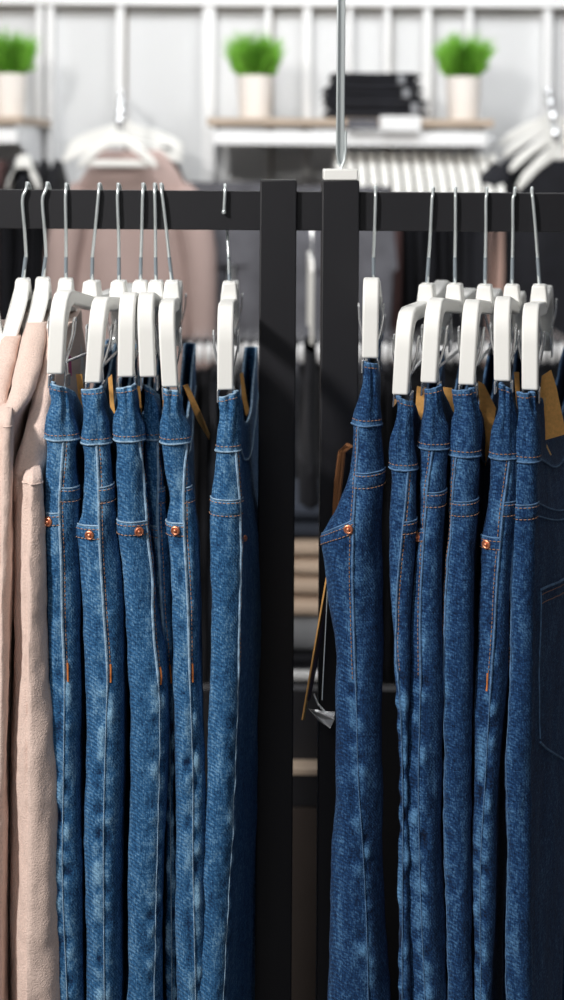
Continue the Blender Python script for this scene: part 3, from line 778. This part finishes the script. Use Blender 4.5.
def plant(px, label, seed, wpx=36):
    rnd = random.Random(seed); Y = 4.5; q = P(px, 118, Y); q.z = shz
    r = empty('potted_plant', (q.x, Y, shz), label, 'potted plant', 'potted plants on the wall shelves')
    R1 = wpx/2/F*Y; H = .148
    mb = MB(); mb.lathe([(R1*.80, 0.0005), (R1*.84, .01), (R1*.95, H*.6), (R1, H), (R1*.93, H), (R1*.90, H-.015)], (q.x, Y, shz), 28); mb.build('pot', 'pot', r)
    mb = MB(); mb.lathe([(.001, H-.02), (R1*.90, H-.02), (R1*.9, H-.014), (.001, H-.008)], (q.x, Y, shz), 20); mb.build('soil', 'soil', r)
    mb = MB()
    for i in range(1300):
        a = rnd.uniform(0, 2*math.pi); rr = R1*.8*rnd.random(); base = Vector((q.x+rr*math.cos(a), Y+rr*math.sin(a), shz+H-.02))
        ln = rnd.uniform(.08, .185)*(1.12-.45*rr/R1); out = rnd.uniform(.02, .55); a2 = a+rnd.uniform(-.7, .7)
        d = Vector((math.cos(a2)*out, math.sin(a2)*out, 1)).normalized()
        side = d.cross(Vector((math.cos(a2+1.3), math.sin(a2+1.3), .3))).normalized()*rnd.uniform(.003, .0055)
        p1 = base+d*ln*.5; p2 = base+d*ln+Vector((math.cos(a2), math.sin(a2), -.5))*ln*.22*out
        i0 = [mb.pt(x) for x in (base-side*.5, base+side*.5, p1+side, p2, p1-side)]
        mb.f.append(tuple(i0))
    for i in range(900):
        a = rnd.uniform(0, 2*math.pi); el = math.asin(rnd.uniform(-.15, 1)); q_ = rnd.uniform(.5, 1)
        base = Vector((q.x+R1*1.15*q_*math.cos(a)*math.cos(el), Y+R1*1.15*q_*math.sin(a)*math.cos(el), shz+H+.015+.085*q_*math.sin(el)))
        d = Vector((math.cos(a)*.6, math.sin(a)*.6, rnd.uniform(.4, 1.4))).normalized(); ln = rnd.uniform(.02, .045)
        side = d.cross(Vector((math.cos(a+1.3), math.sin(a+1.3), .3))).normalized()*rnd.uniform(.003, .006)
        i0 = [mb.pt(x) for x in (base, base+d*ln*.5+side, base+d*ln, base+d*ln*.5-side)]
        mb.f.append(tuple(i0))
    mb.build('foliage', 'leaf', r, smooth=False)
plant(8, 'green bushy plant in a white pot, cropped by the left edge', 1)
plant(254.5, 'green bushy plant in a white pot, in the middle, left of the black folded jeans', 2)
plant(463, 'green bushy plant in a white pot, on the right end of the long shelf', 3)

# folded black jeans on the shelf
def folded(name, label, cat, xa, xb, ya, yb, Y, dep, mat, group=None, seed=0, tagm=None, layers=2):
    """folded garment: stacked rounded layers joined at a fold"""
    a = P(xa, yb, Y); b2 = P(xb, ya, Y)
    r = empty(name, ((a.x+b2.x)/2, Y+dep/2, a.z), label, cat, group)
    h = (b2.z-a.z)/layers
    mb = MB()
    for l in range(layers):
        rings = []
        z0 = a.z+h*l
        for i in range(15):
            t = i/14; x = a.x+(b2.x-a.x)*t; e = min(1, min(t, 1-t)*9+.45)
            ring = []
            for j in range(20):
                th = 2*math.pi*j/20
                cy, cz = math.cos(th), math.sin(th)
                y = Y+dep/2+(abs(cy)**.35)*(1 if cy > 0 else -1)*dep/2
                z = z0+h/2+(abs(cz)**.6)*(1 if cz > 0 else -1)*h/2*.97*e
                n = noise.noise(Vector((x*14+seed, y*14, l+z*20)))*.004
                ring.append(Vector((x, y+n, max(a.z, z+n*.4))))
            rings.append(ring)
        mb.loft(rings, True, True, True)
    mb.build('cloth_layers', mat, r, ang=60)
    if tagm:
        mb = MB(); xx = a.x+(b2.x-a.x)*tagm[0]; mb.box(xx-.012, xx+.012, Y-.008, Y-.004, a.z+h*.35, a.z+h*1.6)  # small pale patch on the folded front
        mb.build('size_label', 'grey_cloth', r, bevel=.001)
    return r
GF = 'black folded jeans stacked on the long shelf'
zz = [(99.5, 117.5, 325, 429), (86, 100, 324, 424), (72, 86.5, 331, 421)]
for i, (ya, yb, xa, xb) in enumerate(zz):
    folded('folded_jeans', ['black folded jeans at the bottom of the stack on the long shelf', 'black folded jeans in the middle of the stack on the long shelf', 'black folded jeans on top of the stack on the long shelf'][i],
           'jeans', xa, xb, ya, yb, 4.36, .26, 'black_cloth', GF, i*5, (.86 - .04*i,))

# ------------------------------------------------------------------ far garments
def bg_hanger_mesh(mb, c, w, t=.014, axis='x', drop=.11):
    h = w/2
    half = [(.012, 0), (.02, -.012), (h*.5, -drop*.38), (h*.85, -drop*.72), (h, -drop*1.0), (h*.97, -drop*1.12), (h*.82, -drop*.98), (h*.5, -drop*.66), (.02, -drop*.42)]
    poly = half+[(0, -drop*.44)]+[(-s, z) for s, z in half[::-1]]
    if axis == 'x': fn = lambda u, v, q: Vector((c.x+u, c.y+q, c.z+v))
    else: fn = lambda u, v, q: Vector((c.x+q, c.y+u, c.z+v))
    mb.prism(poly, fn, t)
def bg_hanger(label, c, w=.42, axis='x', group=None, drop=.11, bar=False, hook=.07, t=.016):
    r = empty('shirt_hanger', c, label, 'hanger', group)
    mb = MB(); bg_hanger_mesh(mb, c, w, t, axis, drop)
    if bar:
        mb.box(c.x-w*.40, c.x+w*.40, c.y-.006, c.y+.006, c.z-drop*1.05, c.z-drop*.85)
    mb.build('hanger_body', 'white_blur', r, bevel=.003)
    q = Vector((0, 1, 0)) if axis == 'x' else Vector((1, 0, 0))
    mb = MB(); pts = [c]+[c+Vector((0, 0, hook*.5))]
    for i in range(9):
        a = -math.pi/2+math.pi*1.2*i/8; pts.append(c+Vector((0, 0, hook*.8))+(Vector((0,0,1))*math.sin(a)+q*(math.cos(a)))*hook*.25)
    mb.tube(pts, .0022, 8); mb.build('hook', 'chrome', r)
    return r
def bg_top(name, label, cat, c, w, ln, mat, axis='x', sleeves=True, group=None, seed=0, dep=.05, flare=1.0, drop=.11, neckw=.07):
    r = empty(name, c-Vector((0, 0, ln)), label, cat, group)
    ex = Vector((1, 0, 0)) if axis == 'x' else Vector((0, 1, 0)); ey = Vector((0, 1, 0)) if axis == 'x' else Vector((1, 0, 0))
    rings = []
    for i in range(34):
        t = i/33; z = ln*t
        hw = neckw+(w/2-neckw)*min(1, (z/drop))**.8 if z < drop else w/2*(1-.04*min(1, (z-drop)/.1))+(flare-1)*w/2*(z-drop)/ln
        ring = []
        for j in range(32):
            th = 2*math.pi*j/32; u = math.cos(th)*hw; d = math.sin(th)*(dep/2)*min(1, .35+z/.12)
            n = math.sin(u*42+seed+math.sin(z*4+seed)*1.5)*.010*min(1, z/.3)
            ring.append(c+ex*u+ey*(d+n)+Vector((0, 0, -z)))
        rings.append(ring)
    mb = MB(); mb.loft(rings, True, True, True); mb.build('top_body', mat, r, ang=80)
    if sleeves:
        for sg in (-1, 1):
            pts = [c+ex*sg*(w/2-.035)+Vector((0, 0, -drop-.005)), c+ex*sg*(w/2+.01)+Vector((0, 0, -drop-.06)), c+ex*sg*(w/2+.035)+ey*(-.01)+Vector((0, 0, -drop-.2)), c+ex*sg*(w/2+.045)+ey*(-.015)+Vector((0, 0, -drop-.36)), c+ex*sg*(w/2+.05)+ey*(-.01)+Vector((0, 0, -drop-.54))]
            mb = MB(); mb.tube(pts, .05, 14, rr=[.045, .058, .052, .045, .036]); mb.build('sleeve', mat, r)
    return r
def bg_trousers(name, label, c, w, ln, mat, axis='y', group=None, seed=0, dep=.03):
    r = empty(name, c-Vector((0, 0, ln)), label, 'trousers', group)
    ex = Vector((1, 0, 0)) if axis == 'x' else Vector((0, 1, 0)); ey = Vector((0, 1, 0)) if axis == 'x' else Vector((1, 0, 0))
    def ring(cu, hw, d, z, n=20):
        return [c+ex*(cu+math.cos(2*math.pi*j/n)*hw)+ey*(math.sin(2*math.pi*j/n)*d+.003*math.sin(z*20+seed+j*.6))+Vector((0, 0, -z)) for j in range(n)]
    mb = MB(); mb.loft([ring(0, w/2*.94+w*.06*t, dep/2*(.5+.5*t), t*.26) for t in [i/8 for i in range(9)]], True, True, True)
    for sg in (-1, 1):
        mb.loft([ring(sg*w*.26, w*.24*(1-.3*t), dep/2, .24+(ln-.24)*t) for t in [i/10 for i in range(11)]], True, True, True)
    mb.build('trouser_body', mat, r, ang=80)
    mb = MB(); mb.loft([ring(0, w/2*.945, dep/2*.62, z) for z in (0, .02, .04)], True, True, True); mb.build('waistband', mat, r, ang=80)
    return r
# left waterfall arm with taupe tops, front facing
def arm(label, pts, Y0):
    r = empty('waterfall_hook', P(pts[0][0], pts[0][1], 4.84), label, 'display arm')
    mb = MB(); mb.tube([P(*p) for p in pts], .009, 10); mb.build('arm_bar', 'chrome', r)
    for p in pts[1:]:
        mb = MB(); q = P(*p)+Vector((0, 0, .018)); mb.lathe([(.001, -.014), (.010, -.010), (.014, 0), (.010, .010), (.001, .014)], q, 14)
        mb.build('stop_ball', 'chrome', r)
arm('chrome sloping display arm on the wall above the taupe tops', [(122,96,4.83),(121.5,100,4.6),(121,108,4.4),(120,117,4.2),(119,126,4.0)], 4.8)
arm('chrome sloping display arm on the wall at the right, above the black tops', [(547,90,4.83),(548,98,4.6),(550,108,4.4),(553,122,4.15),(556,140,3.9)], 4.8)
GW = 'white hangers fanned on the left display arm'
for i, (cx, cy, Y, w) in enumerate(((126,120,4.62,.40),(125,124,4.5,.40),(124,129,4.38,.40),(122,134,4.26,.39))):
    bg_hanger(['white hanger furthest back in the fan above the taupe top', 'white hanger second from the wall above the taupe top', 'white hanger third from the wall above the taupe top', 'white hanger fourth from the wall above the taupe top'][i], P(cx, cy, Y), w, group=GW, drop=.085)
bg_hanger('small white hanger with a bar, frontmost of the fan above the taupe top', P(118, 132, 3.98), .24, drop=.10, bar=True, hook=.05, t=.03)
bg_top('knit_top', 'taupe long-sleeved top facing forward below the fanned white hangers', 'top', P(132, 150, 4.05), .35, .85, 'taupe', seed=2, drop=.12, neckw=.09, flare=1.12)
bg_top('knit_top', 'black top peeking out right of the taupe top', 'top', P(148, 146, 4.32), .26, .7, 'black_cloth', seed=4, sleeves=False, drop=.13)
# small hanger + row at the far left
bg_hanger('small white hanger at the far left under the short shelf', P(24, 155, 4.1), .10, drop=.10, t=.05, hook=.03)
GL = 'dark tops hanging sideways under the short shelf'
for i, px in enumerate((-40,-26,-12,2,16,30,44,58)):
    m_ = 'mauve' if i in (2, 3) else 'black_cloth'
    bg_top('hanging_top', 'mauve top seen edge on under the short shelf' if i in (2, 3) else 'black top seen edge on under the short shelf at the left', 'top', P(px, 160, 4.42), .40, .62, m_, 'y', False, GL, i*3, .035)
# row under the long shelf: edge-on tops on white hangers
GR = 'tops hanging sideways under the long shelf'; GH = 'white hangers sideways under the long shelf'
cols = {0:'black_cloth'}
pxs = [338, 349, 360, 371, 382, 393, 404, 415, 426, 437, 448, 459, 470, 481, 492]
for i, px in enumerate(pxs):
    m_ = 'black_cloth' if px < 368 else ('mauve' if px < 400 else ('black_cloth' if px < 474 else 'blush'))
    lab = {'black_cloth': 'black top seen edge on under the long shelf', 'mauve': 'mauve top seen edge on under the long shelf', 'blush': 'blush top seen edge on at the right end of the long shelf'}[m_]
    c0 = P(px, 153+(px-338)*.01, 4.42)
    bg_top('hanging_top', lab, 'top', c0+Vector((0, 0, -.065)), .38, .62, m_, 'y', False, GR, i*2.1, .034, drop=.12)
    bg_hanger('white hanger seen edge on in the row under the long shelf', c0, .40, 'y', GH, .13, hook=.05, t=.024)
# grey jeans facing forward under the long shelf
bg_trousers('jeans', 'washed dark grey jeans facing forward, left of the black post', P(232, 182, 4.15), .34, .98, 'grey_denim', 'x', None, 3, .05)
bg_trousers('jeans', 'washed dark grey jeans seen through the gap between the black posts', P(330, 186, 4.1), .40, .98, 'grey_denim', 'x', None, 5, .05)
# lower rail with dark trousers edge-on (clips gleaming)
lr = empty('lower_rail', P(320, 335, 3.7), 'white low hanging rail behind the rack', 'rail')
a = P(150, 342, 3.7); b2 = P(600, 342, 3.7)
mb = MB(); mb.box(a.x, b2.x, 3.69, 3.71, a.z-.012, a.z+.012); mb.build('rail_bar', 'black_metal', lr, bevel=.002)
for xx in (a.x+.03, b2.x-.03):
    mb = MB(); mb.box(xx-.012, xx+.012, 3.688, 3.712, .0, a.z); mb.build('rail_leg', 'black_metal', lr, bevel=.002)
GT = 'dark trousers on the low rail behind the rack'; GC = 'silver clip hangers on the low rail behind the rack'
px = 190
first = None
while px < 585:
    c0 = P(px, 372, 3.70)
    bg_trousers('trousers', 'dark trousers hanging edge on from the low rail behind the rack', c0, .34, .98, 'black_cloth' if (int(px)//9) % 4 else 'slate', 'y', GT, px, .022)
    h = empty('clip_hanger', P(px, 345, 3.7), 'silver clip hanger end on the low rail behind the rack', 'hanger', GC)
    q = P(px, 353, 3.52)
    mb = MB(); mb.lathe([(.003, -.026), (.0085, -.019), (.010, 0), (.0085, .019), (.003, .026)], q, 12)
    mb.build('clip', 'wall_white', h)
    q2 = P(px, 388, 3.52)
    mb = MB(); mb.box(q.x-.003, q.x+.003, 3.52, 3.88, q.z+.006, q.z+.014)
    mb.tube([P(px, 350, 3.7), P(px, 341, 3.7)+Vector((0, -.006, .010)), P(px, 341, 3.7)+Vector((0, .006, .012))], .002, 6)
    mb.build('hanger_bar', 'chrome', h)
    px += 9.3
# right side: front-facing black tops with white hangers
GRW = 'white hangers on the right display arm'
for i, (cx, cy, Y, w) in enumerate(((551,112,4.6,.36),(553,119,4.45,.34),(556,128,4.25,.30),(560,140,4.0,.26))):
    bg_hanger(['white hanger furthest back on the right display arm', 'white hanger second from the wall on the right display arm', 'white hanger third from the wall on the right display arm', 'frontmost white hanger on the right display arm'][i], P(cx, cy, Y), w, group=GRW, drop=.11+.01*i, hook=.05, t=.022)
bg_top('knit_top', 'black top facing forward on the right display arm', 'top', P(562, 138, 4.3), .44, .8, 'black_cloth', seed=6, drop=.10)

# ------------------------------------------------------------------ between the posts: low shelf with folded clothes, bench
lt = empty('low_display_shelf', P(310, 676, 2.85), 'low display shelf with a white front edge, seen between the black posts', 'shelf')
a = P(255, 680, 2.85); b2 = P(365, 674, 2.85)
mb = MB(); mb.box(a.x, b2.x, 2.85, 3.2, a.z, b2.z); mb.build('shelf_board', 'wall_white', lt, bevel=.002)
mb = MB(); mb.box(a.x, b2.x, 2.86, 3.2, .0, a.z); mb.build('plinth', 'black_metal', lt, bevel=.002)
bl = P(260, 674, 2.87)
GB = 'folded clothes piled on the low display shelf'
folded('folded_garment', 'black folded garment at the bottom of the pile between the posts', 'folded clothes', 262, 362, 655, 674, 2.87, .26, 'black_cloth', GB, 1)
folded('folded_garment', 'pale grey rumpled garment in the pile between the posts', 'folded clothes', 264, 360, 620, 655, 2.87, .26, 'grey_cloth', GB, 2, layers=1)
folded('folded_garment', 'lower beige folded garment in the pile between the posts', 'folded clothes', 262, 358, 578, 620, 2.87, .26, 'beige', GB, 3)
folded('folded_garment', 'upper beige folded garment in the pile between the posts', 'folded clothes', 262, 360, 541, 578, 2.87, .26, 'beige', GB, 4)
folded('folded_garment', 'slate folded garment on top of the pile between the posts', 'folded clothes', 262, 360, 505, 541, 2.87, .26, 'slate', GB, 5)
# single dark trousers on a slim white hanger seen between the posts
bg_trousers('trousers', 'black trousers hanging edge on between the posts, below a slim white hanger', P(310, 344, 3.0), .30, .34, 'black_cloth', 'y', None, 9, .044)
h = empty('clip_hanger', P(312, 262, 3.0), 'slim white hanger seen end on between the posts', 'hanger')
mb = MB(); a = P(308.5, 345, 2.84); b2 = P(315.5, 262, 2.84)
mb.prism([(2.84, a.z), (2.84, b2.z-.02), (2.86, b2.z), (3.14, b2.z), (3.16, b2.z-.02), (3.16, a.z), (3.145, a.z), (3.14, b2.z-.03), (2.86, b2.z-.03), (2.855, a.z)], lambda u, v, w: Vector(((a.x+b2.x)/2+w, u, v)), .008)
mb.build('hanger_body', 'white_blur', h, bevel=.002)
mb = MB(); mb.tube([(P(312,262,3.0).x, 3.0, b2.z-.01), (P(312,262,3.0).x, 3.0, b2.z+.08), (P(312,262,3.0).x, 3.015, b2.z+.10), (P(312,262,3.0).x, 3.03, b2.z+.08)], .003, 8); mb.build('hook', 'chrome', h)
# bench
bn = empty('display_bench', (0, 2.3, 0), 'low dark display bench with an oak top edge, seen between the black posts', 'bench')
a = P(262, 775, 2.2); b2 = P(352, 769, 2.2)
mb = MB(); mb.box(a.x, b2.x, 2.2, 2.234, a.z, b2.z); mb.build('bench_top', 'wood', bn, bevel=.001)
mb = MB(); mb.box(a.x-.25, b2.x+.25, 2.235, 2.26, 0.001, P(300, 690, 2.235).z); mb.build('back_panel', 'black_metal', bn, bevel=.001)  # added black backdrop, keeps the gaps between the jeans dark
mb = MB(); mb.box(a.x-.25, b2.x+.25, 2.26, 2.6, 0.001, .3); mb.build('storage_box', 'black_metal', bn, bevel=.001)  # added black box behind the backdrop
z2 = P(300, 809, 2.2).z
mb = MB(); mb.box(a.x, b2.x, 2.205, 2.234, z2+.002, a.z); mb.build('drawer_front', 'black_metal', bn, bevel=.001)
mb = MB(); mb.box(a.x, b2.x, 2.208, 2.234, 0.0005, z2-.002); mb.build('front_panel', 'dark_wood', bn, bevel=.001)

# ------------------------------------------------------------------ lights
def area(loc, target, size, power, col=(1, 1, 1), spread=None):
    l = bpy.data.lights.new('shop_light', 'AREA'); l.energy = power; l.size = size; l.color = col
    if spread: l.spread = math.radians(spread)
    o = bpy.data.objects.new('shop_light', l); COL.objects.link(o); o.location = loc
    o.rotation_euler = (Vector(target)-Vector(loc)).to_track_quat('-Z', 'Y').to_euler(); return o
area((-1.75, -.35, 2.85), (0, 1.35, 1.0), .25, 96, (1, .97, .93))
area((-.6, -1.3, 2.7), (0.05, 1.35, 1.0), .5, 13, (1, .98, .95))  # added frontal fill, not a lamp of the shop
area((-.6, 3.1, 3.2), (-.5, 4.6, 1.7), .9, 42, (.98, .99, 1))  # added to brighten the back wall, left side
area((1.0, 3.1, 3.2), (.9, 4.6, 1.7), .9, 38, (.98, .99, 1))  # added to brighten the back wall, right side
area((0, 2.5, 3.2), (0, 4.4, 1.0), .6, 12)  # weaker added fill for the background garments
w = bpy.data.worlds.new('world'); bpy.context.scene.world = w; w.use_nodes = True
w.node_tree.nodes['Background'].inputs['Color'].default_value = (.86, .92, 1, 1)
w.node_tree.nodes['Background'].inputs['Strength'].default_value = .10

# ------------------------------------------------------------------ camera
cd = bpy.data.cameras.new('camera'); cam = bpy.data.objects.new('camera', cd); COL.objects.link(cam)
cam.matrix_world = Matrix.Translation((0, 0, CAMZ)) @ Matrix.Rotation(-ROLL, 4, 'Y') @ Matrix.Rotation(math.radians(90), 4, 'X')
cd.sensor_fit = 'VERTICAL'; cd.sensor_height = 36; cd.sensor_width = 36*.564; cd.lens = F/1000*36; cd.shift_y = -.35
cd.clip_start = .05
cd.dof.use_dof = True; cd.dof.focus_distance = 1.345; cd.dof.aperture_fstop = 3.5
bpy.context.scene.camera = cam
vs_ = bpy.context.scene.view_settings
vs_.view_transform = 'Standard'; vs_.look = 'None'; vs_.exposure = 0.0
